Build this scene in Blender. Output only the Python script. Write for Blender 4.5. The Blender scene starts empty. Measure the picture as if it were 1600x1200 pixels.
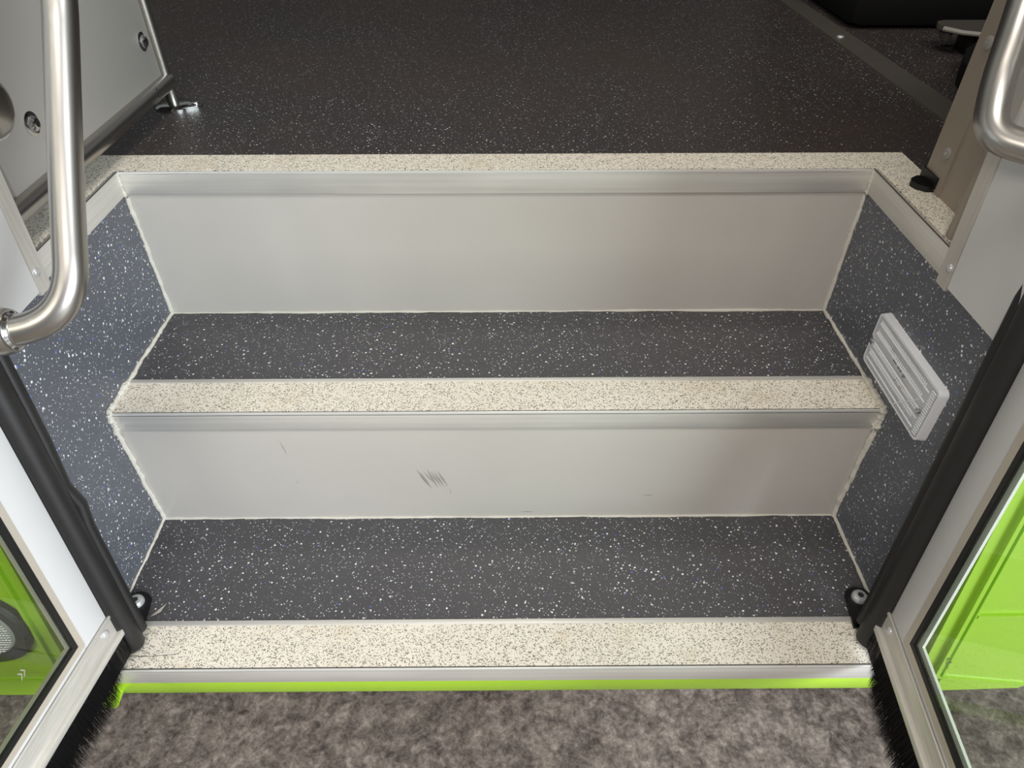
import bpy, bmesh, math, random
from mathutils import Vector, Matrix

random.seed(7)
scene = bpy.context.scene
COL = scene.collection

# ------------------------------------------------------------------ camera
PITCH, YAW, ROLL, FPX = 0.71137, 0.005538, -0.001647, 1086.52
CAM = Vector((0.01474, -0.63083, 0.79509))
cp, sp, cyw, syw = math.cos(PITCH), math.sin(PITCH), math.cos(YAW), math.sin(YAW)
Fv = Vector((syw * cp, cyw * cp, -sp)); R0 = Vector((cyw, -syw, 0)); U0 = R0.cross(Fv)
cr, sr = math.cos(ROLL), math.sin(ROLL)
Rv = R0 * cr + U0 * sr; Uv = U0 * cr - R0 * sr
cd = bpy.data.cameras.new('camera'); cam = bpy.data.objects.new('camera', cd); COL.objects.link(cam)
cd.sensor_fit = 'HORIZONTAL'; cd.sensor_width = 36.0; cd.lens = FPX / 1600 * 36
cd.clip_start = 0.01; cd.clip_end = 100
cam.matrix_world = Matrix(((Rv.x, Uv.x, -Fv.x, CAM.x), (Rv.y, Uv.y, -Fv.y, CAM.y), (Rv.z, Uv.z, -Fv.z, CAM.z), (0, 0, 0, 1)))
scene.camera = cam

# ------------------------------------------------------------------ world, lights, exposure
w = bpy.data.worlds.new('hall_light'); scene.world = w; w.use_nodes = True
bg = w.node_tree.nodes['Background']; bg.inputs[0].default_value = (0.93, 0.97, 1.0, 1); bg.inputs[1].default_value = 0.25
def area(name, loc, target, sx, sy, power, color):
    l = bpy.data.lights.new(name, 'AREA'); l.shape = 'RECTANGLE'; l.size = sx; l.size_y = sy; l.energy = power; l.color = color
    o = bpy.data.objects.new(name, l); COL.objects.link(o); o.location = loc
    o.rotation_euler = (Vector(target) - Vector(loc)).to_track_quat('-Z', 'Y').to_euler()
    return o
area('hall_gate_daylight', (4.0, -3.4, 1.9), (0, 0, 0.3), 2.6, 2.6, 500, (0.90, 0.95, 1.0))
area('hall_ceiling_lamp', (0.2, -2.4, 4.6), (0.1, -0.7, 0), 2.4, 0.5, 105, (1.0, 0.95, 0.88))
area('hall_ceiling_lamp', (-2.6, -4.0, 3.2), (0.0, 0.0, 0.3), 2.4, 0.8, 105, (1.0, 0.92, 0.82))
area('interior_fill', (0.1, 0.55, 2.40), (0.1, 0.40, 0.4), 0.9, 0.25, 9, (1.0, 0.93, 0.84))  # added fill inside the bus, lifts the landing strip, partition and floor
vs = scene.view_settings
vs.view_transform = 'Standard'; vs.look = 'None'; vs.gamma = 1.0; vs.use_curve_mapping = False; vs.exposure = -0.12

# ------------------------------------------------------------------ measures (metres, z = 0 on the lowest tread)
A = 0.48; H1 = 0.2078; H = 0.4256; Y2 = 0.2134; SILL = -0.2257; STRIP = 0.0575; GZ = -0.30

# ------------------------------------------------------------------ materials
MATS = {}
def lin(c): return tuple(((v / 255) / 12.92 if v <= 10 else (((v / 255) + 0.055) / 1.055) ** 2.4) for v in c)
class NT:
    def __init__(s, name):
        s.m = bpy.data.materials.new(name); s.m.use_nodes = True; s.t = s.m.node_tree; s.n = s.t.nodes; s.b = s.n['Principled BSDF']
    def new(s, k, **kw):
        x = s.n.new(k)
        for a, v in kw.items(): setattr(x, a, v)
        return x
    def link(s, a, b): s.t.links.new(a, b)
    def math(s, op, a, b=None, clamp=False):
        x = s.new('ShaderNodeMath', operation=op); x.use_clamp = clamp
        for i, v in enumerate((a, b)):
            if v is None: continue
            if isinstance(v, (int, float)): x.inputs[i].default_value = v
            else: s.link(v, x.inputs[i])
        return x.outputs[0]
    def mix(s, f, a, b):
        x = s.new('ShaderNodeMix', data_type='RGBA')
        for sock, v in ((x.inputs[0], f), (x.inputs[6], a), (x.inputs[7], b)):
            if isinstance(v, (int, float)): sock.default_value = v
            elif isinstance(v, tuple): sock.default_value = (*v[:3], 1)
            else: s.link(v, sock)
        return x.outputs[2]
    def pos(s, swz=None, scale=None):
        g = s.new('ShaderNodeNewGeometry').outputs['Position']
        if swz:
            sep = s.new('ShaderNodeSeparateXYZ'); s.link(g, sep.inputs[0]); cmb = s.new('ShaderNodeCombineXYZ')
            for i, c in enumerate(swz): s.link(sep.outputs['xyz'.index(c)], cmb.inputs[i])
            g = cmb.outputs[0]
        if scale:
            mp = s.new('ShaderNodeMapping'); mp.inputs['Scale'].default_value = scale; s.link(g, mp.inputs[0]); g = mp.outputs[0]
        return g
    def noise(s, vec, sc, det=4, rough=0.55, dist=0.0):
        x = s.new('ShaderNodeTexNoise'); s.link(vec, x.inputs['Vector'])
        x.inputs['Scale'].default_value = sc; x.inputs['Detail'].default_value = det; x.inputs['Roughness'].default_value = rough; x.inputs['Distortion'].default_value = dist
        return x
    def ramp(s, v, stops):
        x = s.new('ShaderNodeValToRGB'); e = x.color_ramp.elements
        while len(e) < len(stops): e.new(0.5)
        for q, (p, c) in zip(e, stops): q.position = p; q.color = (*c, 1)
        s.link(v, x.inputs[0]); return x.outputs[0]
    def bump(s, h, strength=0.2, dist=0.001):
        x = s.new('ShaderNodeBump'); x.inputs['Strength'].default_value = strength; x.inputs['Distance'].default_value = dist
        s.link(h, x.inputs['Height']); s.link(x.outputs[0], s.b.inputs['Normal'])
    def set(s, **kw):
        for k, v in kw.items():
            i = s.b.inputs[k.replace('_', ' ')]
            if isinstance(v, tuple): i.default_value = (*v[:3], 1)
            elif isinstance(v, (int, float)): i.default_value = v
            else: s.link(v, i)
        return s.m

def plain(name, rgb, rough=0.5, metal=0.0, spec=0.5, wear=0.06, wscale=30.0, coat=0.0):
    t = NT(name); c = lin(rgb); p = t.pos()
    n = t.noise(p, wscale, 5, 0.6).outputs[0]
    f = t.math('MULTIPLY', t.math('SUBTRACT', n, 0.5), wear * 2)
    col = t.mix(t.math('ADD', 0.5, f, True), tuple(v * 0.75 for v in c), tuple(min(1, v * 1.25) for v in c))
    r = t.math('ADD', rough, t.math('MULTIPLY', t.math('SUBTRACT', n, 0.5), 0.15), True)
    t.set(Base_Color=col, Roughness=r, Metallic=metal, Specular_IOR_Level=spec, Coat_Weight=coat, Coat_Roughness=0.12)
    MATS[name] = t.m; return t.m

def speckled(name, swz, base, rough, spec=0.5, amount=1.0):
    """dark safety vinyl with white, grey and a few blue chips"""
    t = NT(name); p0 = t.pos(swz); mp = t.new('ShaderNodeMapping'); mp.inputs['Rotation'].default_value = (0, 0, 0.6); t.link(p0, mp.inputs[0]); p = mp.outputs[0]
    warp = t.noise(p, 420, 2, 0.5); wv = t.new('ShaderNodeVectorMath', operation='MULTIPLY_ADD')
    t.link(warp.outputs['Color'], wv.inputs[0]); wv.inputs[1].default_value = (0.0016,) * 3; t.link(p, wv.inputs[2]); pw = wv.outputs[0]
    b = lin(base); big = t.noise(p, 5, 5, 0.6).outputs[0]; fine = t.noise(p, 700, 2, 0.5).outputs[0]
    col = t.mix(big, tuple(v * 0.82 for v in b), tuple(v * 1.18 for v in b))
    col = t.mix(t.math('MULTIPLY', fine, 0.35), col, tuple(v * 1.5 for v in b))
    mask_all = None
    for sc, k, cut, rgb, op in ((330, 0.30, 0.50, (140, 142, 150), 0.5), (270, 0.28, 0.42, (205, 207, 212), 0.8), (140, 0.23, 0.50, (232, 233, 235), 0.95), (130, 0.20, 0.90, (90, 120, 205), 0.8)):
        v = t.new('ShaderNodeTexVoronoi', voronoi_dimensions='2D', feature='F1'); v.inputs['Scale'].default_value = sc
        t.link(pw, v.inputs['Vector'])
        sp_ = t.new('ShaderNodeSeparateColor'); t.link(v.outputs['Color'], sp_.inputs[0])
        q = t.math('MULTIPLY', t.math('MAXIMUM', t.math('SUBTRACT', sp_.outputs[0], cut), 0.0), 1 / (1 - cut))
        thr = t.math('MULTIPLY', t.math('POWER', q, 1.7), k * amount)
        m = t.math('MULTIPLY', t.math('MULTIPLY', t.math('SUBTRACT', thr, v.outputs['Distance']), 14.0, True), op)
        col = t.mix(m, col, lin(rgb))
    if name == 'landing_vinyl':
        sm = t.noise(p, 2.6, 5, 0.6, 0.4).outputs[0]; col = t.mix(t.math('MULTIPLY', t.math('SUBTRACT', sm, 0.42), 2.6, True), col, lin((66, 56, 52)))
    gr = t.noise(p, 1500, 2, 0.5).outputs[0]
    t.bump(gr, 0.25, 0.0006)
    dirt = t.noise(p, 9, 4, 0.6).outputs[0]
    t.set(Base_Color=col, Roughness=t.math('ADD', rough - 0.08, t.math('MULTIPLY', dirt, 0.16)), Specular_IOR_Level=spec)
    MATS[name] = t.m; return t.m

def make_materials():
    speckled('tread_vinyl', 'xyz', (70, 69, 72), 0.46)
    speckled('wall_vinyl', 'yzx', (84, 87, 94), 0.44, 0.6, 1.15)
    speckled('landing_vinyl', 'xyz', (55, 51, 51), 0.40, 0.5, 0.85)
    # beige grit strip with dark specks
    t = NT('grit_strip'); p = t.pos()
    warp = t.noise(p, 900, 2, 0.5); wv = t.new('ShaderNodeVectorMath', operation='MULTIPLY_ADD')
    t.link(warp.outputs['Color'], wv.inputs[0]); wv.inputs[1].default_value = (0.0012,) * 3; t.link(p, wv.inputs[2])
    col = t.mix(t.noise(p, 6, 4, 0.6).outputs[0], lin((226, 218, 202)), lin((240, 234, 222)))
    for sc, k, cut, op in ((560, 0.62, 0.30, 0.85), (800, 0.55, 0.5, 0.5)):
        v = t.new('ShaderNodeTexVoronoi', voronoi_dimensions='2D', feature='F1'); v.inputs['Scale'].default_value = sc; t.link(wv.outputs[0], v.inputs['Vector'])
        s2 = t.new('ShaderNodeSeparateColor'); t.link(v.outputs['Color'], s2.inputs[0])
        thr = t.math('MULTIPLY', t.math('MAXIMUM', t.math('SUBTRACT', s2.outputs[0], cut), 0.0), k / (1 - cut))
        m = t.math('MULTIPLY', t.math('MULTIPLY', t.math('SUBTRACT', thr, v.outputs['Distance']), 6.0, True), op)
        col = t.mix(m, col, lin((70, 64, 58)))
    st = t.math('MULTIPLY', t.math('SUBTRACT', t.noise(p, 14, 5, 0.65).outputs[0], 0.56), 2.2, True)
    col = t.mix(st, col, lin((196, 176, 140)))
    t.bump(t.noise(p, 1300, 2).outputs[0], 0.4, 0.0008)
    t.set(Base_Color=col, Roughness=0.75); MATS['grit_strip'] = t.m
    # brushed aluminium, streaks along x
    for nm, scl, rgb, rg in (('alu_x', (2.5, 260, 260), (226, 224, 219), 0.42), ('alu_y', (260, 2.5, 260), (220, 217, 210), 0.48), ('alu_z', (260, 260, 2.5), (214, 210, 203), 0.46)):
        t = NT(nm); p = t.pos(None, scl); n = t.noise(p, 1.0, 4, 0.6).outputs[0]
        n2 = t.noise(t.pos(None, tuple(3.0 if s < 10 else 14 for s in scl)), 1.0, 3).outputs[0]
        c = lin(rgb); col = t.mix(n, tuple(v * 0.8 for v in c), tuple(min(1, v * 1.2) for v in c))
        col = t.mix(t.math('MULTIPLY', t.math('SUBTRACT', n2, 0.45), 2.2, True), col, tuple(v * 0.66 for v in c))  # broad darker patches put streaky reflections into the colour
        t.bump(n, 0.12, 0.0004)
        t.set(Base_Color=col, Metallic=0.5, Roughness=t.math('ADD', rg - 0.08, t.math('MULTIPLY', n, 0.16))); MATS[nm] = t.m
    # stainless tube
    t = NT('stainless'); p = t.pos(None, (60, 60, 8)); n = t.noise(p, 6, 4).outputs[0]
    t.set(Base_Color=lin((181, 177, 172)), Metallic=1.0, Roughness=0.33); MATS['stainless'] = t.m
    # riser: satin grey laminate
    t = NT('riser_grey'); p = t.pos(); n = t.noise(p, 4, 4, 0.6).outputs[0]
    col = t.mix(n, lin((184, 180, 175)), lin((196, 192, 187)))
    t.bump(t.noise(p, 900, 2).outputs[0], 0.06, 0.0004)
    t.set(Base_Color=col, Roughness=0.24, Specular_IOR_Level=0.7); MATS['riser_grey'] = t.m
    # hall floor
    t = NT('hall_vinyl'); p = t.pos(); n1 = t.noise(p, 42, 8, 0.72, 0.5).outputs[0]; n2 = t.noise(p, 130, 5, 0.75, 0.4).outputs[0]; n3 = t.noise(p, 3.0, 3).outputs[0]
    v = t.math('ADD', t.math('MULTIPLY', n1, 0.62), t.math('MULTIPLY', n2, 0.38))
    v = t.math('ADD', v, t.math('MULTIPLY', t.math('SUBTRACT', n3, 0.5), 0.12))
    col = t.ramp(v, ((0.38, lin((72, 64, 60))), (0.47, lin((108, 99, 93))), (0.54, lin((136, 126, 118))), (0.63, lin((172, 162, 152)))))
    t.bump(n2, 0.1, 0.001)
    t.set(Base_Color=col, Roughness=0.45); MATS['hall_vinyl'] = t.m
    plain('green_paint', (162, 204, 44), 0.28, 0, 0.5, 0.04, 12, 0.4)
    plain('frame_powder', (205, 205, 204), 0.42, 0, 0.5, 0.05, 14)
    plain('bead_anodised', (192, 184, 170), 0.45, 0.25, 0.5, 0.05)
    plain('bead_lit', (232, 231, 226), 0.45, 0, 0.5, 0.03)
    plain('lip_highlight', (236, 234, 230), 0.3, 0.4, 0.5, 0.04)  # pale tone stands for the highlight along the nosing's top edge
    plain('lens_prism', (226, 228, 235), 0.2, 0, 0.6, 0.02)
    plain('rubber', (27, 26, 26), 0.48, 0, 0.5, 0.25, 40)
    plain('gasket', (18, 18, 18), 0.5, 0, 0.5, 0.1)
    plain('bristle_black', (12, 11, 11), 0.5, 0, 0.4, 0.1)
    plain('sealant', (206, 202, 192), 0.6, 0, 0.4, 0.15, 90)
    plain('taupe_panel', (150, 139, 126), 0.45, 0, 0.45, 0.03, 9)
    plain('grey_panel', (154, 150, 145), 0.5, 0, 0.4, 0.03, 9)
    plain('zinc', (205, 206, 206), 0.35, 0.5, 0.5, 0.1, 200)
    plain('chrome', (200, 200, 200), 0.14, 1.0, 0.5, 0.05, 100)
    plain('black_steel', (14, 13, 12), 0.35, 0, 0.5, 0.2, 80)
    plain('black_fabric', (12, 12, 13), 0.85, 0, 0.2, 0.2, 60)
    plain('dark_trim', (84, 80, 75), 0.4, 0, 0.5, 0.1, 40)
    plain('shell_dark', (70, 68, 66), 0.8, 0, 0.3, 0.05, 5)
    plain('shell_roof', (120, 116, 110), 0.8, 0, 0.3, 0.05, 5)
    plain('scuff', (150, 147, 141), 0.7, 0, 0.3, 0.2, 200)
    plain('tear_white', (212, 208, 200), 0.7, 0, 0.3, 0.1, 100)
    plain('plastic_white', (236, 238, 242), 0.4, 0, 0.5, 0.03)
    plain('led_board', (236, 238, 244), 0.5, 0, 0.5, 0.03)
    plain('chip_black', (20, 20, 24), 0.5); plain('chip_red', (190, 50, 44), 0.5); plain('chip_yellow', (228, 214, 150), 0.4)
    plain('lamp_mesh', (190, 192, 192), 0.3, 0.4, 0.5, 0.1, 200)
    plain('lamp_bezel', (44, 45, 46), 0.45)
    # door glass, lightly tinted
    t = NT('door_glass'); out = t.n['Material Output']
    tr = t.new('ShaderNodeBsdfTransparent'); tr.inputs[0].default_value = (0.80, 0.83, 0.80, 1)
    gl = t.new('ShaderNodeBsdfGlossy'); gl.inputs['Roughness'].default_value = 0.02; gl.inputs[0].default_value = (1, 1, 1, 1)
    ge = t.new('ShaderNodeNewGeometry'); dt = t.new('ShaderNodeVectorMath', operation='DOT_PRODUCT'); t.link(ge.outputs['Normal'], dt.inputs[0]); t.link(ge.outputs['Incoming'], dt.inputs[1])
    fac = t.math('ADD', 0.03, t.math('MULTIPLY', t.math('POWER', t.math('SUBTRACT', 1.0, t.math('ABSOLUTE', dt.outputs['Value'])), 5.0), 0.9), True); ms = t.new('ShaderNodeMixShader')
    t.link(fac, ms.inputs[0]); t.link(tr.outputs[0], ms.inputs[1]); t.link(gl.outputs[0], ms.inputs[2]); t.link(ms.outputs[0], out.inputs[0]); MATS['door_glass'] = t.m
    # milky clear polycarbonate
    t = NT('clear_lens'); out = t.n['Material Output']
    tr = t.new('ShaderNodeBsdfTransparent'); tr.inputs[0].default_value = (1, 1, 1, 1)
    t.set(Base_Color=lin((226, 229, 236)), Roughness=0.18, Specular_IOR_Level=0.6); ms = t.new('ShaderNodeMixShader'); ms.inputs[0].default_value = 0.2
    t.link(tr.outputs[0], ms.inputs[1]); t.link(t.b.outputs[0], ms.inputs[2]); t.link(ms.outputs[0], out.inputs[0]); MATS['clear_lens'] = t.m
make_materials()

# ------------------------------------------------------------------ mesh helpers
class MB:
    """collects shapes (world coordinates); build() makes ONE mesh object"""
    def __init__(s, fn=None): s.v = []; s.f = []; s.sm = []; s.fn = fn or (lambda p: Vector(p))
    def add(s, vs, fs, smooth=False):
        o = len(s.v); s.v += [s.fn(p) for p in vs]; s.f += [tuple(i + o for i in q) for q in fs]; s.sm += [smooth] * len(fs); return s
    def box(s, a, b, bev=0.0):
        (x0, y0, z0), (x1, y1, z1) = [tuple(min(p, q) for p, q in zip(a, b)), tuple(max(p, q) for p, q in zip(a, b))]
        if not bev:
            return s.add([(x, y, z) for z in (z0, z1) for y in (y0, y1) for x in (x0, x1)], [(0, 2, 3, 1), (4, 5, 7, 6), (0, 1, 5, 4), (2, 6, 7, 3), (0, 4, 6, 2), (1, 3, 7, 5)])
        bm = bmesh.new(); bmesh.ops.create_cube(bm, size=1)
        for v in bm.verts: v.co = Vector(((x0 + x1) / 2 + v.co.x * (x1 - x0), (y0 + y1) / 2 + v.co.y * (y1 - y0), (z0 + z1) / 2 + v.co.z * (z1 - z0)))
        bmesh.ops.bevel(bm, geom=bm.edges[:], offset=bev, segments=2, affect='EDGES', profile=0.5)
        bm.verts.index_update(); s.add([tuple(v.co) for v in bm.verts], [[v.index for v in f.verts] for f in bm.faces], True); bm.free(); return s
    def prism(s, pts, lo, hi):
        """pts: list of (a,b); lo/hi: functions (a,b)->3d of the two sheets"""
        n = len(pts); vs = [lo(*p) for p in pts] + [hi(*p) for p in pts]
        return s.add(vs, [tuple(range(n))[::-1], tuple(range(n, 2 * n))] + [(i, (i + 1) % n, n + (i + 1) % n, n + i) for i in range(n)])
    def tube(s, path, r, seg=16, cap=True):
        P = [Vector(p) for p in path]; rs = r if isinstance(r, (list, tuple)) else [r] * len(P)
        t0 = (P[1] - P[0]).normalized(); up = Vector((0, 0, 1)) if abs(t0.z) < 0.9 else Vector((1, 0, 0)); nrm = (up - t0 * up.dot(t0)).normalized()
        vs = []
        for i, p in enumerate(P):
            t = (P[min(i + 1, len(P) - 1)] - P[max(i - 1, 0)]).normalized(); nrm = (nrm - t * nrm.dot(t)).normalized(); b = t.cross(nrm)
            vs += [tuple(p + (nrm * math.cos(2 * math.pi * k / seg) + b * math.sin(2 * math.pi * k / seg)) * rs[i]) for k in range(seg)]
        fs = [(i * seg + k, i * seg + (k + 1) % seg, (i + 1) * seg + (k + 1) % seg, (i + 1) * seg + k) for i in range(len(P) - 1) for k in range(seg)]
        s.add(vs, fs, True)
        if cap:
            o = len(s.v) - len(vs); s.f += [tuple(o + k for k in range(seg))[::-1], tuple(o + (len(P) - 1) * seg + k for k in range(seg))]; s.sm += [False, False]
        return s
    def lathe(s, c, axis, prof, seg=24):
        """prof: (radius, height) along axis from c"""
        ax = Vector(axis).normalized(); a = Vector((1, 0, 0)) if abs(ax.x) < 0.8 else Vector((0, 1, 0)); a = (a - ax * a.dot(ax)).normalized(); b = ax.cross(a); c = Vector(c); vs = []
        for r, h in prof: vs += [tuple(c + ax * h + (a * math.cos(2 * math.pi * k / seg) + b * math.sin(2 * math.pi * k / seg)) * max(r, 1e-5)) for k in range(seg)]
        fs = [(i * seg + k, i * seg + (k + 1) % seg, (i + 1) * seg + (k + 1) % seg, (i + 1) * seg + k) for i in range(len(prof) - 1) for k in range(seg)]
        s.add(vs, fs, True); o = len(s.v) - len(vs); s.f += [tuple(o + k for k in range(seg))[::-1], tuple(o + (len(prof) - 1) * seg + k for k in range(seg))]; s.sm += [False, False]; return s
    def build(s, name, mat, parent=None, origin=None):
        vs = [Vector(v) for v in s.v]
        lo = Vector([min(v[i] for v in vs) for i in range(3)]); hi = Vector([max(v[i] for v in vs) for i in range(3)])
        og = Vector(origin) if origin else Vector(((lo.x + hi.x) / 2, (lo.y + hi.y) / 2, lo.z))
        me = bpy.data.meshes.new(name); me.from_pydata([tuple(v - og) for v in vs], [], s.f); me.validate()
        bm = bmesh.new(); bm.from_mesh(me); bmesh.ops.recalc_face_normals(bm, faces=bm.faces[:]); bm.to_mesh(me); bm.free()
        if len(me.polygons) == len(s.sm):
            me.polygons.foreach_set('use_smooth', s.sm)
            if any(s.sm): me.set_sharp_from_angle(angle=math.radians(38))
        me.materials.append(MATS[mat]); o = bpy.data.objects.new(name, me); COL.objects.link(o)
        if parent: o.parent = parent; o.location = og - wloc(parent)
        else: o.location = og
        return o
def wloc(o):
    l = Vector(o.location)
    while o.parent: o = o.parent; l += Vector(o.location)
    return l
def tag(o, label=None, cat=None, group=None, kind=None):
    for k, v in (('label', label), ('category', cat), ('group', group), ('kind', kind)):
        if v: o[k] = v
    return o
def empty(name, loc, label=None, cat=None, group=None, kind=None):
    o = bpy.data.objects.new(name, None); COL.objects.link(o); o.location = loc; o.empty_display_size = 0.05
    return tag(o, label, cat, group, kind)
def fillet(pts, r, n=8):
    P = [Vector(p) for p in pts]; out = [P[0]]
    for i in range(1, len(P) - 1):
        a = (P[i - 1] - P[i]); b = (P[i + 1] - P[i]); d = min(r, a.length * 0.48, b.length * 0.48); p0 = P[i] + a.normalized() * d; p1 = P[i] + b.normalized() * d
        out += [p0 * (1 - t) ** 2 + P[i] * 2 * t * (1 - t) + p1 * t * t for t in [k / n for k in range(n + 1)]]
    return out + [P[-1]]
def bead(a, b, r, name, parent, wob=0.35, mat='sealant', n=60):
    """hand-run bead of sealant between two points"""
    a, b = Vector(a), Vector(b); path = []; rs = []; k = 1.0; off = Vector((0, 0, 0))
    for i in range(n + 1):
        k = k * 0.8 + 0.2 * (1 + random.uniform(-wob, wob) * 2.2); off = off * 0.8 + Vector([random.uniform(-1, 1) * r * 0.14 for _ in range(3)])
        path.append(a.lerp(b, i / n) + off); rs.append(r * max(0.35, k))
    return MB().tube(path, rs, 8).build(name, mat, parent)
def screw(c, axis, r, h, parent, name='screw', mat='zinc', slot=True):
    o = MB().lathe(c, axis, ((r, -0.001), (r, h * 0.25), (r * 0.88, h * 0.7), (r * 0.6, h), (0.0, h * 1.05)), 18).build(name, mat, parent)
    return o

# ================================================================== SETTING
g = MB().box((-6, -8, GZ - 0.05), (6, 4, GZ)).build('ground', 'hall_vinyl'); tag(g, 'mottled grey-brown vinyl floor of the hall below the entrance', 'floor', kind='structure')

# landing floor inside the bus (with the opening of the stairwell left out)
L = MB()
L.box((-3.0, Y2 + STRIP - 0.008, H - 0.03), (1.7, 2.3, H)); L.box((-3.0, -0.12, H - 0.03), (-A - 0.055, Y2 + STRIP - 0.008, H)); L.box((A + 0.055, -0.12, H - 0.03), (1.7, Y2 + STRIP - 0.008, H))
floor = L.build('floor', 'landing_vinyl'); tag(floor, 'dark speckled vinyl floor of the bus above the steps', 'floor', kind='structure')

# stairwell side walls
for s, side in ((-1, 'left'), (1, 'right')):
    wl = MB().prism([(-0.19, -0.03), (Y2 + 0.01, -0.03), (Y2 + 0.01, H - 0.004), (-0.114, H - 0.004)], lambda y, z: (s * A, y, z), lambda y, z: (s * (A + 0.015), y, z)).build('wall_' + side, 'wall_vinyl')
    tag(wl, 'speckled grey vinyl side wall of the stairwell on the %s, %s' % (side, 'beside the pale door post' if s < 0 else 'carrying the clear step lamp'), 'wall', kind='structure')
    # aluminium angle along the upper edge
    e = MB().box((s * (A - 0.002), 0.004, H - 0.0305), (s * (A + 0.001), Y2 - 0.004, H + 0.0012), 0.0004).build('edge_trim', 'alu_y', wl)
    MB().box((s * (A - 0.0025), 0.004, H + 0.0005), (s * (A - 0.0012), Y2 - 0.004, H + 0.0016)).build('trim_lip', 'dark_trim', e)
    xx = s * (A - 0.0012)
    bead((xx, -0.0035, H1 - 0.028), (xx, -0.001, 0.002), 0.0036, 'sealant_bead', wl)
    bead((xx, 0.0, 0.002), (xx, -0.175, 0.002), 0.0024, 'sealant_bead', wl)
    bead((xx, Y2 - 0.002, H - 0.034), (xx, Y2 - 0.001, H1 + 0.002), 0.0030, 'sealant_bead', wl)
    bead((xx, Y2, H1 + 0.002), (xx, 0.052, H1 + 0.002), 0.0026, 'sealant_bead', wl)
    bead((xx, 0.055, H1 + 0.003), (xx, -0.004, H1 + 0.002), 0.0042 if s > 0 else 0.0036, 'sealant_bead', wl, 0.5)
    bead((xx, -0.004, H1 + 0.002), (xx, -0.0035, H1 - 0.030), 0.0052 if s > 0 else 0.0040, 'sealant_bead', wl, 0.5)
    bead((xx, Y2 - 0.005, H - 0.001), (xx, Y2 - 0.005, H - 0.032), 0.0022, 'sealant_bead', wl)

# bus shell that shades the interior
sh = MB().box((-3.0, 2.3, H), (1.7, 2.36, 1.15)).box((-3.0, 2.3, 1.95), (1.7, 2.36, 2.45)).build('wall_back', 'shell_dark'); tag(sh, 'far inner side wall of the bus below its windows', 'wall', kind='structure')
tag(MB().box((-3.05, -0.1, GZ + 0.2), (-3.0, 2.36, 2.45)).build('wall_rear', 'shell_dark'), 'inner end wall of the bus towards the rear', 'wall', kind='structure')
tag(MB().box((1.7, -0.1, GZ + 0.2), (1.75, 2.36, 1.0)).build('wall_front', 'shell_dark'), 'inner end wall of the bus below the windscreen', 'wall', kind='structure')
tag(MB().box((-3.05, -0.05, 2.42), (1.75, 2.36, 2.47)).build('ceiling', 'shell_roof'), 'grey ceiling of the bus', 'ceiling', kind='structure')

# ================================================================== STEPS
def nosing(parent, y, z, x0, x1, depth, face, rail=True):
    """aluminium nosing profile: front face, lip, grit insert and rear rail; the profile is the part, the rest its pieces"""
    n = MB().box((x0, y, z - face), (x1, y + 0.004, z), 0.0006).box((x0, y, z - 0.004), (x1, y + depth, z - 0.0008)).build('nosing', 'alu_x', parent)
    MB().box((x0, y - 0.0007, z - 0.0030), (x1, y + 0.0014, z + 0.0010), 0.0006).build('nosing_lip', 'lip_highlight', n)
    MB().box((x0, y + 0.0014, z - 0.003), (x1, y + 0.0030, z + 0.0002)).build('dark_joint', 'dark_trim', n)  # dark strip filling the gap between lip and grit insert
    MB().box((x0, y + 0.003, z - 0.002), (x1, y + depth - (0.007 if rail else 0), z + 0.0008)).build('grit_insert', 'grit_strip', n)
    if rail: MB().box((x0, y + depth - 0.0068, z - 0.002), (x1, y + depth, z + 0.0020), 0.0006).build('rear_rail', 'alu_x', n)
    return n
def riser(parent, y, z0, z1):
    r = MB().box((-A, y, z0), (A, y + 0.012, z1)).build('riser', 'riser_grey', parent)
    bead((-A, y - 0.0006, z0 + 0.001), (A, y - 0.0006, z0 + 0.001), 0.0016, 'sealant_bead', r, 0.5, n=160)
    return r
# lowest step: sill
st = empty('entrance_step', (0, SILL, -0.06), 'lowest step of the bus entrance with lime green edge under its sill', 'step')
MB().box((-A, SILL + STRIP + 0.006, -0.014), (A, 0.0, 0.0)).build('tread', 'tread_vinyl', st)
nosing(st, SILL, 0.0, -A - 0.02, A + 0.02, STRIP + 0.0065, 0.0305)
MB().box((-A - 0.03, SILL + 0.002, -0.0605), (A + 0.03, SILL + 0.02, -0.0300), 0.001).build('green_edge', 'green_paint', st)
# green clip under the left end of the sill
MB().prism([(-0.484, -0.064), (-0.470, -0.062), (-0.465, -0.055), (-0.467, -0.044), (-0.484, -0.044)], lambda x, z: (x, SILL - 0.014, z - 0.003), lambda x, z: (x, SILL + 0.004, z)).build('green_tab', 'green_paint', st)
tear = MB().add([(-0.4400, -0.1550, 0.0006), (-0.4330, -0.1470, 0.0010), (-0.4255, -0.1360, 0.0008), (-0.4275, -0.1500, 0.0030), (-0.4345, -0.1545, 0.0024)], [(0, 1, 2), (1, 3, 2), (0, 4, 1), (4, 3, 1)]).build('torn_flake', 'tear_white', st)
# second step
s2 = empty('entrance_step', (0, 0, 0), 'middle step of the bus entrance with pale grit nosing and scuffed grey riser', 'step')
riser2 = riser(s2, 0.0, 0.0, H1 - 0.012)
MB().box((-A, -0.002 + STRIP, H1 - 0.014), (A, Y2, H1)).build('tread', 'tread_vinyl', s2)
nosing(s2, -0.0027, H1, -A, A, STRIP + 0.0065, 0.0305)
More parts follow.
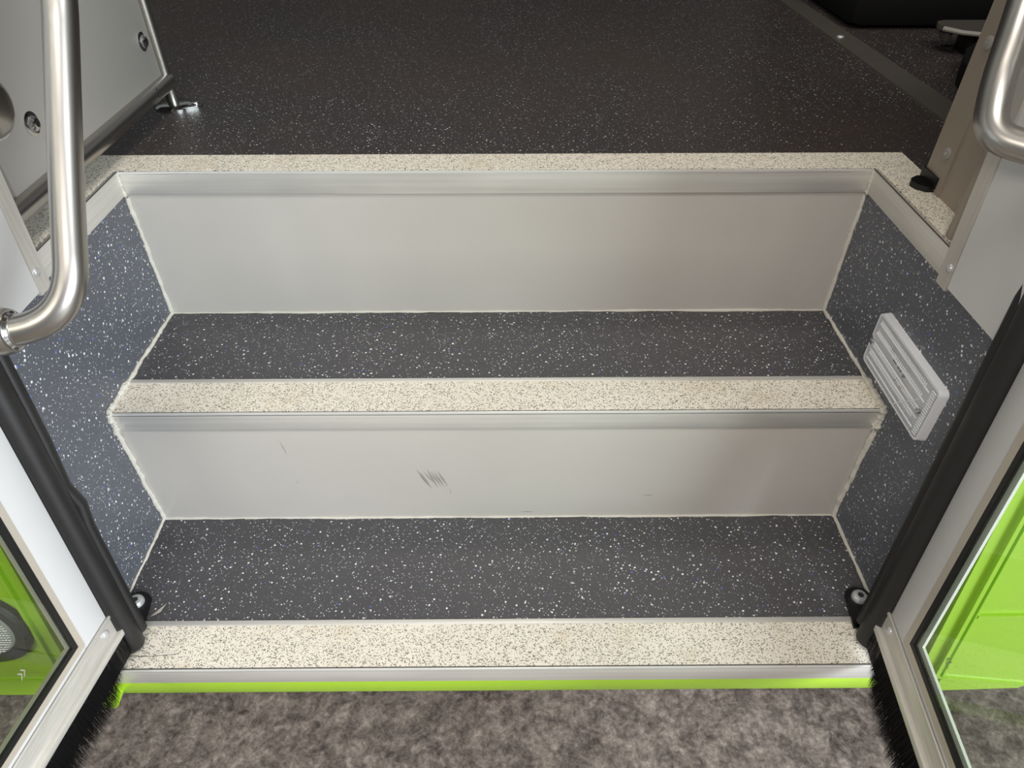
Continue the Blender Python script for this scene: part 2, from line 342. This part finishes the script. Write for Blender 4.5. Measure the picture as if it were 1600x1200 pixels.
# scuffs and scratches on the lower riser
sc = MB()
def stroke(m, x0, z0, x1, z1, wd, y=-0.0003):
    dx, dz = x1 - x0, z1 - z0; l = math.hypot(dx, dz); nx, nz = -dz / l * wd, dx / l * wd; mx, mz = (x0 + x1) / 2, (z0 + z1) / 2
    m.add([(x0, y, z0), (mx + nx, y, mz + nz), (x1, y, z1), (mx - nx, y, mz - nz)], [(0, 1, 2, 3)])
for k in range(7): stroke(sc, -0.110 + k * 0.0046, 0.100 + random.uniform(-.004, .006), -0.097 + k * 0.0046, 0.068 + random.uniform(-.006, .006), 0.0010 + 0.0008 * random.random())
sc.build('scuff_mark', 'scuff', riser2)
for a in ((-0.281, 0.158, -0.276, 0.131), (-0.275, 0.082, -0.272, 0.074), (-0.068, 0.060, -0.066, 0.052)):
    m = MB(); stroke(m, *a, 0.0006); m.build('scratch', 'scuff', riser2)
for a in ((0.2, 0.0465, 0.215, 0.0455), (0.03, 0.012, 0.05, 0.011)):
    m = MB(); stroke(m, *a, 0.0007); m.build('scratch', 'scuff', riser2)
# top step: riser and nosing of the landing
s3 = empty('entrance_step', (0, Y2, H1), 'top step of the bus entrance with pale grit nosing wrapping round the stairwell', 'step')
riser(s3, Y2, H1, H - 0.012)
n3 = MB().box((-A, Y2 - 0.0038, H - 0.0305), (A, Y2 + 0.0002, H), 0.0006).build('nosing', 'alu_x', s3)
MB().box((-A, Y2 - 0.0045, H - 0.003), (A, Y2 - 0.0024, H + 0.0010), 0.0006).build('nosing_lip', 'lip_highlight', n3)
MB().box((-A, Y2 - 0.0024, H - 0.003), (A, Y2 - 0.0009, H + 0.0002)).build('dark_joint', 'dark_trim', n3)
o_ = A + 0.055; i_ = A + 0.0035; yb = Y2 + 0.0475
up = [(-i_, 0.0), (-i_, Y2 - 0.001), (i_, Y2 - 0.001), (i_, 0.0), (o_, 0.0), (o_, yb - 0.004), (o_ - 0.004, yb), (-o_, yb), (-o_, 0.0)]
gi = MB()
gi.box((-o_, Y2 - 0.001, H - 0.028), (o_, yb, H + 0.0012)); gi.box((-o_, 0.0, H - 0.028), (-i_, Y2 - 0.001, H + 0.0012)); gi.box((i_, 0.0, H - 0.028), (o_, Y2 - 0.001, H + 0.0012))
gi.build('grit_insert', 'grit_strip', n3)

# floor trim and right-hand floor strip
tr = MB().prism([(0.602, 2.2), (0.650, 0.10), (0.703, 0.10), (0.637, 2.2)], lambda x, y: (x, y, H - 0.001), lambda x, y: (x, y, H + 0.003)).build('trim_1', 'dark_trim')
tag(tr, 'dark flat cover strip screwed along the bus floor', 'trim', kind='structure'); screw((0.652, 0.806, H + 0.003), (0, 0, 1), 0.007, 0.003, tr)

# ================================================================== OUTER BODY
LEAN = 0.13
def by(z): return SILL + 0.002 + LEAN * (z + 0.06)
def body(name, pts, label):
    b = MB().prism(pts, lambda x, z: (x, by(z), z), lambda x, z: (x, by(z) + 0.03, z)).build(name, 'green_paint'); return tag(b, label, 'body panel')
def strip(parent, x0, z0, x1, z1, wd, proud, nm='seam_ridge'):
    dx, dz = x1 - x0, z1 - z0; l = math.hypot(dx, dz); nx, nz = -dz / l * wd / 2, dx / l * wd / 2
    pts = [(x0 + nx, z0 + nz), (x1 + nx, z1 + nz), (x1 - nx, z1 - nz), (x0 - nx, z0 - nz)]
    return MB().prism(pts, lambda x, z: (x, by(z) + 0.002, z), lambda x, z: (x, by(z) - proud, z)).build(nm, 'green_paint', parent)
bl = body('body_panel', [(-3.0, -0.062), (-0.515, -0.062), (-0.515, 1.1), (-3.0, 1.1)], 'lime green bus side panel seen through the left door glass')
strip(bl, -0.53, -0.06, -0.53, 1.05, 0.004, 0.004); strip(bl, -2.9, -0.030, -0.53, -0.030, 0.003, 0.003); strip(bl, -2.9, 0.062, -0.53, 0.024, 0.003, 0.003)
brt = body('body_panel', [(0.515, -0.068), (0.650, -0.062), (0.86, 0.17), (1.7, 0.3), (1.7, 1.1), (0.515, 1.1)], 'lime green bus side panel seen through the right door glass')
strip(brt, 0.534, -0.06, 0.534, 1.05, 0.005, 0.006); strip(brt, 0.545, -0.06, 0.545, 1.05, 0.003, 0.003); strip(brt, 0.546, 0.078, 1.6, 0.084, 0.005, 0.004); strip(brt, 0.53, -0.034, 0.652, -0.052, 0.003, 0.003)
hd = MB().box((-3.0, -0.05, 2.05), (1.7, 0.02, 2.45)).build('trim_2', 'green_paint'); tag(hd, 'lime green body band above the door opening', 'trim', kind='structure')
# wall above the green panels, right and left of the doorway
for s, side in ((-1, 'left'), (1, 'right')):
    wp = MB().box((s * 0.53, -0.06, 1.1), (s * (3.0 if s < 0 else 1.7), 0.0, 1.2)).box((s * 0.53, -0.05, 1.2), (s * 0.62, 0.0, 2.05)).build('trim_%d' % (3 if s < 0 else 4), 'shell_dark'); tag(wp, 'dark window ledge and post of the bus body %s of the door' % side, 'trim', kind='structure')

# ================================================================== DOORS
def leaf_map(s):
    if s < 0: O, th, ln, lx = Vector((-.446, -.204, .04)), -.134, .173, -.077
    else: O, th, ln, lx = Vector((.450, -.206, .04)), -.093, .167, .080
    eu = Vector((math.sin(th), -math.cos(th), 0)); ev = Vector((math.sin(lx), math.sin(ln), math.cos(ln))); n = eu.cross(ev).normalized()
    if n.x * s > 0: n = -n
    return lambda p: O + eu * p[0] + ev * p[1] + n * p[2]
LW, LH = 0.43, 1.93
def ring(m, u0, v0, u1, v1, wd, n0, n1):
    m.box((u0, v0, n0), (u1, v0 + wd, n1)); m.box((u0, v1 - wd, n0), (u1, v1, n1)); m.box((u0, v0 + wd, n0), (u0 + wd, v1 - wd, n1)); m.box((u1 - wd, v0 + wd, n0), (u1, v1 - wd, n1)); return m
def make_door(s):
    f = leaf_map(s); side = 'left' if s < 0 else 'right'
    d = empty('door_1' if s < 0 else 'door_2', f((0.2, 0, 0)), '%s glazed door leaf swung open, %s' % (side, 'pale frame catching the light' if s < 0 else 'grey frame in shade'), 'door', kind='structure')
    fw, rail = 0.039, 0.046
    MB(f).box((0, 0, -0.013), (fw, LH, 0), 0.0015).build('stile', 'frame_powder', d); MB(f).box((LW - fw, 0, -0.013), (LW, LH, 0), 0.0015).build('stile', 'frame_powder', d)
    MB(f).box((fw, 0, -0.013), (LW - fw, rail, 0), 0.0008).build('rail', 'frame_powder', d); MB(f).box((fw, LH - rail, -0.013), (LW - fw, LH, 0), 0.0008).build('rail', 'frame_powder', d)
    bw = 0.0075 if s < 0 else 0.009
    ring(MB(f), fw - 0.0005, rail - 0.007, LW - fw, LH - rail, bw, -0.004, 0.0012).build('glazing_bead', 'bead_anodised', d)
    g0 = fw + bw - 0.0005; gv = rail - 0.007 + bw
    ring(MB(f), g0, gv, LW - fw - bw, LH - rail - bw, 0.0060, -0.004, 0.0008).build('gasket', 'gasket', d)
    ow = 0.0055 if s < 0 else 0.0100
    ring(MB(f), g0 + 0.003, gv + 0.003, LW - g0 - 0.002, LH - gv - 0.002, ow, -0.0065, -0.0035).build('outer_bead', 'bead_lit' if s > 0 else 'bead_anodised', d)  # right bead paler: the strong light on it is put into its colour
    MB(f).box((g0 + 0.002, gv + 0.002, -0.0032), (LW - g0 - 0.002, LH - gv - 0.002, -0.0004)).build('glass', 'door_glass', d)
    # glazing mark: small double chevron
    ch = MB(f)
    cu, cv = (0.103, 0.092) if s < 0 else (0.098, 0.097)
    for k in range(2):
        for q in (-1, 1): ch.add([(cu + k * 0.004, cv, -0.0002), (cu + k * 0.004 + 0.003, cv + q * 0.005, -0.0002), (cu + k * 0.004 + 0.0044, cv + q * 0.005, -0.0002), (cu + k * 0.004 + 0.0014, cv, -0.0002)], [(0, 1, 2, 3)])
    ch.build('glazing_mark', 'grey_panel', d)
    # rubber finger guard on the closing edge
    N = 70; path = []; rs = []; lip = []; lr = []
    for i in range(N + 1):
        v = -0.034 + (LH + 0.034) * i / N
        mr = 0.0158 if s > 0 else 0.0148; path.append(f((-mr, v, -0.003))); rs.append(mr)
        wob = (0.0030 * math.exp(-((v - 0.165) / 0.02) ** 2) - 0.004 * math.exp(-((v - 0.20) / 0.018) ** 2)) if s < 0 else 0
        lip.append(f(((-0.0350 if s > 0 else -0.0310) - wob, v + 0.006, 0.0015 + wob * 0.5))); lr.append(0.0078)
    # flat-ended hollow tube: two short rings near the bottom round it off
    path.insert(0, f((-mr, -0.0365, -0.003))); rs.insert(0, 0.0135)
    sl = MB().tube(path, rs, 22).build('rubber_seal', 'rubber', d)
    MB().tube(lip, lr, 12).build('seal_lip', 'rubber', sl)
    MB(f).box((-0.004, 0.0, -0.026), (0.0005, LH, -0.003)).build('seal_foot', 'gasket', sl)
    # brush strip along the bottom
    bh = MB(f).box((-0.002, 0.0, 0.0), (LW, 0.034, 0.0022), 0.0005).box((-0.006, -0.001, 0.0), (LW, 0.0075, 0.0075), 0.0008).box((-0.002, 0.030, 0.0), (LW, 0.034, 0.0035), 0.0006).build('brush_holder', 'alu_y', d)
    for u in (0.0135, 0.21, 0.40):
        c = f((u, 0.022, 0.0022)); ax = f((0, 0, 1)) - f((0, 0, 0)); screw(c, ax, 0.0052, 0.0028, bh)
    br = MB(f); core = br.box((0.0, -0.030, 0.0016), (LW, 0.002, 0.0062))
    for k in range(5200):
        u = random.uniform(-0.004, LW); n0 = random.uniform(0.0008, 0.006); du = random.gauss(0, 0.0025); lk = min(1.0, max(0.0, (u - 0.02) / 0.03)); dn = random.gauss(0.001 + 0.008 * lk, 0.0013); ln_ = random.uniform(0.031, 0.0385) + 0.016 * lk; t = 0.00032
        if u < 0.012: du -= random.uniform(0, 0.012)
        br.add([(u - t, 0.001, n0), (u + t, 0.001, n0), (u, 0.001, n0 + 2 * t), (u + du, -ln_, n0 + dn)], [(0, 1, 3), (1, 2, 3), (2, 0, 3)])
    bo = br.build('bristles', 'bristle_black', bh); bo['kind'] = 'stuff'
    if s < 0:   # stray hairs over the grit strip
        hb = MB()
        for (a, m_, b) in (((-.447, -.213, .012), (-.425, -.216, .012), (-.385, -.206, .003)), ((-.444, -.208, .014), (-.428, -.203, .012), (-.420, -.206, .002)), ((-.446, -.216, .010), (-.438, -.214, .008), (-.432, -.216, .002)), ((-.445, -.214, .010), (-.436, -.208, .008), (-.427, -.210, .002))):
            a, m_, b = Vector(a), Vector(m_), Vector(b); hb.tube([a * (1 - t) ** 2 + m_ * 2 * t * (1 - t) + b * t * t for t in [i / 8 for i in range(9)]], 0.00028, 5)
        h = hb.build('stray_bristles', 'bristle_black', bh); h['kind'] = 'stuff'
    return d, f
dL, fL = make_door(-1)
dR, fR = make_door(1)

# pivot brackets bolted to the lowest tread
for s in (-1, 1):
    t = empty('pivot_bracket', (s * 0.462, -0.15, 0), 'black pivot bracket with zinc bolt at the %s end of the lowest tread' % ('left' if s < 0 else 'right'), 'bracket', 'door pivot brackets')
    q = [(0.440, -0.178), (0.446, -0.132), (0.4475, -0.1285), (0.452, -0.1245), (0.459, -0.1215), (0.466, -0.1215), (0.4745, -0.126), (0.4785, -0.133), (0.4785, -0.160), (0.462, -0.178)]
    if s > 0: q = [(x, y) for x, y in q]
    MB().prism([(s * x, y) for x, y in q], lambda x, y: (x, y, 0.0002), lambda x, y: (x, y, 0.005)).build('plate', 'black_steel', t)
    b = MB().lathe((s * 0.462, -0.1375, 0.005), (0, 0, 1), ((0.0098, 0), (0.0098, 0.0035), (0.0080, 0.0062), (0.0052, 0.0068)), 24).build('bolt', 'zinc', t)
    MB().lathe((s * 0.462, -0.1375, 0.0118), (0, 0, 1), ((0.0040, 0), (0.0040, 0.0003)), 6).build('bolt_socket', 'lamp_bezel', b)

# door post cladding
for s in (-1, 1):
    side = 'left' if s < 0 else 'right'
    t = empty('door_post_panel', (s * A, -0.05, 0.39), '%s door post cladding panel above the %s stairwell wall' % ('pale bluish white' if s < 0 else 'light grey', side), 'post panel')
    sk = lambda y, z: y + 0.075 * (z - 0.39)
    MB().prism([(sk(-0.0125, .392), .392), (sk(-0.0125, 1.25), 1.25), (0.025, 1.25), (-0.116, .392)], lambda y, z: (s * (A - 0.0025), y, z), lambda y, z: (s * (A + 0.012), y, z)).build('panel', 'frame_powder', t)
    MB().prism([(sk(0.008, .388), .388), (sk(0.008, 1.25), 1.25), (sk(-0.0118, 1.25), 1.25), (sk(-0.0118, .388), .388)], lambda y, z: (s * (A - 0.0038), y, z), lambda y, z: (s * (A + 0.012), y, z)).build('edge_strip', 'alu_z', t)
    screw((s * (A - 0.0038), -0.0045, 0.412), (-s, 0, 0), 0.0048, 0.003, t)

# ================================================================== RAILS
def handrail(fl, pts, r, label, bl, base_r=0.0205):
    t = empty('handrail', fl, label, 'handrail', 'door handrails')
    MB().tube(fillet(pts, 0.055, 12), r, 28).build('tube', 'stainless', t)
    for a, b in ((pts[0], pts[1]), (pts[-1], pts[-2])):
        a = Vector(a); ax = (Vector(b) - a).normalized()
        bs = MB().lathe(a, ax, ((base_r, 0), (base_r, bl - 0.0065), (base_r - 0.001, bl - 0.0025), (base_r - 0.002, bl - 0.0005), (r + 0.0012, bl), (r, bl + 0.004)), 28).build('boss', 'stainless', t)
        MB().lathe(a + ax * bl, ax, ((r + 0.003, 0), (r + 0.0034, 0.0012), (r + 0.0012, 0.0032)), 28).build('weld_ring', 'chrome', bs)
lb = fL((0.015, 0.402, 0.0)); lt = fL((0.018, 1.12, 0.0))
handrail(lb, [lb, (-0.3602, -0.1407, 0.4423), (-0.3662, -0.0657, 0.5293), (-0.3581, 0.0422, 0.6882), (-0.352, 0.06, 0.80), (-0.375, 0.05, 0.97), (-0.425, 0.0, 1.13), lt], 0.0136, 'bent stainless handrail on the left door leaf, long vertical run', 0.068)
rb = fR((0.018, 0.535, 0.0)); rt = fR((0.018, 1.12, 0.0))
handrail(rb, [rb, (0.4154, -0.0589, 0.5728), (0.4212, -0.0342, 0.6046), (0.4321, -0.0092, 0.6613), (0.43, 0.02, 0.80), (0.435, 0.03, 1.0), (0.45, 0.0, 1.12), rt], 0.0130, 'bent stainless handrail on the right door leaf, its bend at the upper right', 0.03)

# ================================================================== LEFT PARTITION
t = empty('modesty_panel', (-0.50, 0.25, H), 'grey partition panel in a stainless tube frame left of the steps', 'partition')
px_ = -0.497
MB().box((px_ - 0.008, 0.046, H + 0.036), (px_ + 0.002, 0.446, 1.15), 0.001).build('panel', 'grey_panel', t)
lt_ = MB().tube([(-0.492, 0.017, H + 0.035), (-0.492, 0.456, H + 0.035)], 0.0115, 20).build('lower_tube', 'stainless', t)
MB().box((-0.4800, 0.385, H + 0.034), (-0.4790, 0.3856, H + 0.047)).build('joint_slit', 'gasket', lt_)
MB().tube([(-0.494, 0.454, H + 0.003), (-0.494, 0.454, 1.15)], 0.0086, 20).build('post_tube', 'stainless', t)
MB().tube([(-0.5065, 0.036, H + 0.003), (-0.5065, 0.036, 1.15)], 0.0078, 20).build('post_tube', 'stainless', t)
fl = MB().lathe((-0.490, 0.447, H + 0.0), (0, 0, 1), ((0.028, 0), (0.028, 0.0028), (0.023, 0.0055), (0.0145, 0.0065)), 28).prism([(-0.475, 0.427), (-0.452, 0.437), (-0.4475, 0.444), (-0.4475, 0.451), (-0.453, 0.457), (-0.475, 0.468)], lambda x, y: (x, y, H), lambda x, y: (x, y, H + 0.004)).build('floor_flange', 'chrome', t)
screw((-0.4575, 0.447, H + 0.004), (0, 0, 1), 0.0062, 0.004, fl, mat='chrome')
for y, z in ((0.118, 0.521), (0.420, 0.524), (0.118, 0.95), (0.43, 0.95)):
    b = MB().lathe((px_ + 0.002, y, z), (1, 0, 0), ((0.0125, 0), (0.0125, 0.0012), (0.0095, 0.002)), 26).build('washer', 'chrome', t)
    MB().lathe((px_ + 0.004, y, z), (1, 0, 0), ((0.0085, 0), (0.0080, 0.0025), (0.0055, 0.0045), (0.0032, 0.0050)), 22).build('bolt_head', 'chrome', b)
    MB().lathe((px_ + 0.0091, y, z), (1, 0, 0), ((0.0026, 0), (0.0026, 0.0003)), 6).build('bolt_socket', 'gasket', b)
# round cap, its rim just inside the left border
gt = empty('cover_cap', (-0.494, 0.071, 0.53), 'round domed metal cap on the grey partition at the far left border', 'cap')
MB().lathe((-0.4955, 0.0655, 0.557), (1, 0, 0), ((0.030, 0), (0.030, 0.004), (0.027, 0.009), (0.020, 0.013), (0.008, 0.015)), 32).build('dome', 'stainless', gt)
MB().lathe((-0.4945, 0.0655, 0.557), (1, 0, 0), ((0.033, 0), (0.033, 0.0015), (0.030, 0.0025)), 32).build('collar', 'chrome', gt)

# ================================================================== RIGHT PARTITION
t = empty('partition', (0.51, 0.09, H), 'taupe folded sheet partition right of the steps', 'partition')
pl = [(0.522, 0.172), (0.520, 0.070), (0.502, 0.046), (0.496, 0.040), (0.5, 0.030), (0.53, 0.07), (0.532, 0.172)]
MB().prism(pl, lambda x, y: (x, y, H + 0.001), lambda x, y: (x, y, 1.95)).build('panel', 'taupe_panel', t)
MB().prism([(0.5205, 0.173), (0.5185, 0.128), (0.524, 0.128), (0.526, 0.173)], lambda x, y: (x, y, H + 0.004), lambda x, y: (x, y, 1.9)).build('overlap_strip', 'taupe_panel', t)
MB().tube([(0.4955, 0.0325, H - 0.001), (0.4955, 0.0325, H + 0.06), (0.4955, 0.036, 1.95)], [0.0115, 0.0115, 0.0115], 20).build('rolled_edge', 'taupe_panel', t)
for y, z, x in ((0.142, 0.474, 0.5185), (0.083, 0.442, 0.5200), (0.150, 0.590, 0.5185)):
    b = MB().lathe((x, y, z), (-1, 0, 0), ((0.0068, -0.001), (0.0068, 0.0010), (0.0048, 0.0020), (0.0022, 0.0016)), 22).build('rivet', 'grey_panel', t)
    MB().lathe((x - 0.0018, y, z), (-1, 0, 0), ((0.0016, 0), (0.0016, 0.0004)), 10).build('rivet_pin', 'zinc', b)
fc = empty('floor_clip', (0.51, 0.16, H), 'small black clip on the grit strip at the foot of the taupe partition', 'clip')
MB().prism([(0.500, 0.160), (0.5035, 0.1675), (0.513, 0.1745), (0.522, 0.1745), (0.522, 0.142), (0.512, 0.142), (0.503, 0.150)], lambda x, y: (x, y, H + 0.001), lambda x, y: (x, y, H + 0.008)).build('foot', 'black_steel', fc)
MB().prism([(0.5165, 0.138), (0.5195, 0.138), (0.5195, 0.174), (0.5165, 0.174)], lambda x, y: (x, y, H + 0.006), lambda x, y: (x, y, H + 0.020)).build('upright', 'black_steel', fc)

# ================================================================== DRIVER'S AREA
t = empty('driver_seat', (0.98, 1.1, H), 'black seat base in the dark driver area at the top right', 'seat')
sb = MB()
for k in range(4): sb.box((0.685, 0.86 + 0.006 * (k % 2), H + 0.09 * k), (1.30, 1.42, H + 0.09 * (k + 1)), 0.03)
sb.build('bellows', 'black_fabric', t)
MB().box((0.66, 0.83, H + 0.36), (1.33, 1.46, H + 0.48), 0.05).build('cushion', 'black_fabric', t); MB().box((0.68, 1.36, H + 0.45), (1.30, 1.50, H + 1.15), 0.05).build('backrest', 'black_fabric', t)
t = empty('foot_plate', (0.86, 0.70, H), 'small rounded plate with pale rim on a bracket by the dark seat', 'plate')
q = [(0.792, 0.715), (0.790, 0.735), (0.797, 0.752), (0.812, 0.760), (0.95, 0.760), (0.95, 0.676), (0.835, 0.676), (0.812, 0.688)]
pm = MB().prism(q, lambda x, y: (x, y, H + 0.036), lambda x, y: (x, y, H + 0.043)).build('plate', 'dark_trim', t)
MB().tube([(x, y, H + 0.0395) for x, y in ((0.792, 0.715), (0.812, 0.688), (0.835, 0.676), (0.95, 0.676))], 0.0040, 8).build('rim', 'grey_panel', pm)
MB().box((0.836, 0.69, H), (0.95, 0.74, H + 0.037), 0.002).build('bracket', 'black_steel', t); MB().box((0.803, 0.715, H + 0.018), (0.812, 0.745, H + 0.037), 0.001).build('peg', 'dark_trim', t)
cu = []
for x, y in ((0.662, 0.345), (0.690, 0.400), (0.722, 0.478), (0.742, 0.54), (0.782, 0.61), (0.83, 0.66)): cu.append((x, y))
cu += [(1.05, 0.66), (0.90, 0.30), (0.70, 0.30)]
bx = MB().prism(cu, lambda x, y: (x, y, H), lambda x, y: (x - 0.0, y, H + 0.035)).build('equipment_case', 'black_fabric'); tag(bx, 'low black curved case on the floor behind the taupe partition', 'case')

# ================================================================== STEP LAMP on the right wall
t = empty('step_lamp', (A, -0.008, 0.237), 'clear rectangular step lamp with ribbed lens screwed to the right stairwell wall', 'lamp')
def rrect(y0, z0, y1, z1, r, n=5):
    out = []
    for cy_, cz_, a0 in ((y1 - r, z1 - r, 0), (y0 + r, z1 - r, 90), (y0 + r, z0 + r, 180), (y1 - r, z0 + r, 270)):
        out += [(cy_ + r * math.cos(math.radians(a0 + 90 * k / n)), cz_ + r * math.sin(math.radians(a0 + 90 * k / n))) for k in range(n + 1)]
    out += [(y1, zc0 - 0.010), (y1 - 0.007, zc0 - 0.007), (y1 - 0.007, zc0 - 0.001), (y1, zc0 + 0.002)]
    return out
zc0 = 0.2715
Y0, Y1, Z0, Z1 = -0.0865, 0.0675, 0.2345, 0.3085
body_ = rrect(Y0, Z0, Y1, Z1, 0.007)
zc = (Z0 + Z1) / 2
MB().prism(body_, lambda y, z: (A + 0.0005, y, z), lambda y, z: (A - 0.002, y, z)).build('base_plate', 'plastic_white', t)
bd = MB().box((A - 0.0021, Y0 + 0.006, Z0 + 0.006), (A - 0.0030, Y1 - 0.010, Z1 - 0.006)).build('led_board', 'led_board', t)
for y, z, w_, m_ in ((0.024, zc + 0.006, 0.007, 'chip_black'), (0.010, zc + 0.004, 0.008, 'chip_black'), (0.000, zc + 0.003, 0.003, 'chip_black'), (-0.006, zc + 0.003, 0.002, 'chip_black'), (-0.014, zc + 0.001, 0.002, 'chip_black'), (-0.004, zc - 0.012, 0.003, 'chip_black'), (-0.018, zc - 0.012, 0.004, 'chip_red')):
    MB().box((A - 0.0029, y - w_ / 2, z - 0.0018), (A - 0.0068, y + w_ / 2, z + 0.0018)).build('chip', m_, bd)
for k in range(8): MB().box((A - 0.0029, 0.05 - k * 0.014, zc + 0.015), (A - 0.0045, 0.053 - k * 0.014, zc + 0.018)).build('led', 'chip_yellow', bd)
XF = A - 0.0095
ln_ = MB().prism(rrect(Y0 + 0.0025, Z0 + 0.0025, Y1 - 0.0025, Z1 - 0.0025, 0.006), lambda y, z: (XF, y, z), lambda y, z: (XF + 0.0015, y, z)).build('lens', 'clear_lens', t)
rm = MB(); a = body_; b = rrect(Y0 + 0.0035, Z0 + 0.0035, Y1 - 0.0035, Z1 - 0.0035, 0.005); nn = len(a)
vsr = [(A - 0.0015, *p) for p in a] + [(XF - 0.0006, y * 0.985 + 0.015 * -0.007, z * 0.985 + 0.015 * zc) for y, z in a] + [(XF - 0.0006, *p) for p in b]
rm.add(vsr, [(k * nn + i, k * nn + (i + 1) % nn, (k + 1) * nn + (i + 1) % nn, (k + 1) * nn + i) for k in range(2) for i in range(nn)], True); rm.build('lens_rim', 'lens_prism', t)
for z in (Z1 - 0.014, zc + 0.009, zc - 0.003, zc - 0.015, Z0 + 0.009):
    MB().tube([(XF, Y0 + 0.018, z), (XF, Y1 - 0.008, z)], 0.0011, 8).build('lens_rib', 'lens_prism', ln_)
pz = MB()
for z in (Z1 - 0.0105, zc + 0.0125, zc - 0.0065, zc - 0.0185):
    for k in range(33):
        y = Y1 - 0.012 - k * 0.0036; pz.add([(XF, y, z - 0.0022), (XF, y + 0.0019, z - 0.0022), (XF, y + 0.0019, z + 0.0022), (XF, y, z + 0.0022), (XF - 0.0013, y + 0.0008, z - 0.0018), (XF - 0.0013, y + 0.0008, z + 0.0018)], [(0, 4, 5, 3), (1, 2, 5, 4), (0, 1, 4), (3, 5, 2)])
for k in range(18):
    z = Z0 + 0.006 + k * 0.0035; pz.add([(XF, Y0 + 0.006, z), (XF, Y0 + 0.014, z), (XF, Y0 + 0.014, z + 0.0017), (XF, Y0 + 0.006, z + 0.0017), (XF - 0.0013, Y0 + 0.006, z + 0.0008), (XF - 0.0013, Y0 + 0.014, z + 0.0008)], [(0, 1, 5, 4), (3, 4, 5, 2), (0, 4, 3), (1, 2, 5)])
po = pz.build('lens_prisms', 'lens_prism', ln_); po['kind'] = 'stuff'
for y in (Y0 + 0.017, Y1 - 0.0085):
    b = MB().lathe((XF, y, zc - 0.004), (-1, 0, 0), ((0.0062, 0), (0.0062, 0.0012), (0.0050, 0.0014)), 22).build('screw_seat', 'clear_lens', t)
    MB().lathe((XF - 0.0014, y, zc - 0.004), (-1, 0, 0), ((0.0038, 0), (0.0034, 0.0018), (0.0018, 0.0028)), 18).build('screw', 'chrome', b)
ck = [(XF - 0.0012, -0.060, Z1 - 0.030), (XF - 0.0012, -0.052, Z1 - 0.040), (XF - 0.0012, -0.040, Z1 - 0.052), (XF - 0.0012, -0.026, Z0 + 0.006)]
MB().tube(ck, 0.0006, 6).build('crack', 'plastic_white', ln_)

# ================================================================== ROUND SIDE LAMP on the left body panel
cxl, czl = -0.583, 0.072
t = empty('side_lamp', (cxl, by(czl), czl - 0.058), 'oval lamp with black bezel and silver lens on the left green body panel', 'lamp')
ax = Vector((0, -1, LEAN)).normalized(); c0 = Vector((cxl, by(czl), czl)) + ax * 0.0025; e1 = Vector((1, 0, 0)); e2 = ax.cross(e1)
def oval(p):
    p = Vector(p) - c0; k = p.dot(e2); return c0 + p + e2 * (k * 0.12)
MB(oval).lathe(c0, ax, ((0.052, -0.002), (0.052, 0.004), (0.048, 0.008), (0.038, 0.008), (0.036, 0.006)), 40).build('bezel', 'lamp_bezel', t)
lz = MB(oval).lathe(c0 + ax * 0.005, ax, ((0.036, 0), (0.036, 0.001), (0.022, 0.0035), (0.0, 0.0045)), 36).build('lens', 'lamp_mesh', t)
gm = MB(oval)
for k in range(-9, 10):
    q = k * 0.0036; hl = math.sqrt(max(0, 0.034 ** 2 - q * q))
    for d1, d2 in ((e1, e2), (e2, e1)): gm.tube([c0 + ax * 0.0092 + d1 * q - d2 * hl, c0 + ax * 0.0098 + d1 * q, c0 + ax * 0.0092 + d1 * q + d2 * hl], 0.0005, 5)
gm.build('lens_grid', 'lamp_mesh', lz)['kind'] = 'stuff'
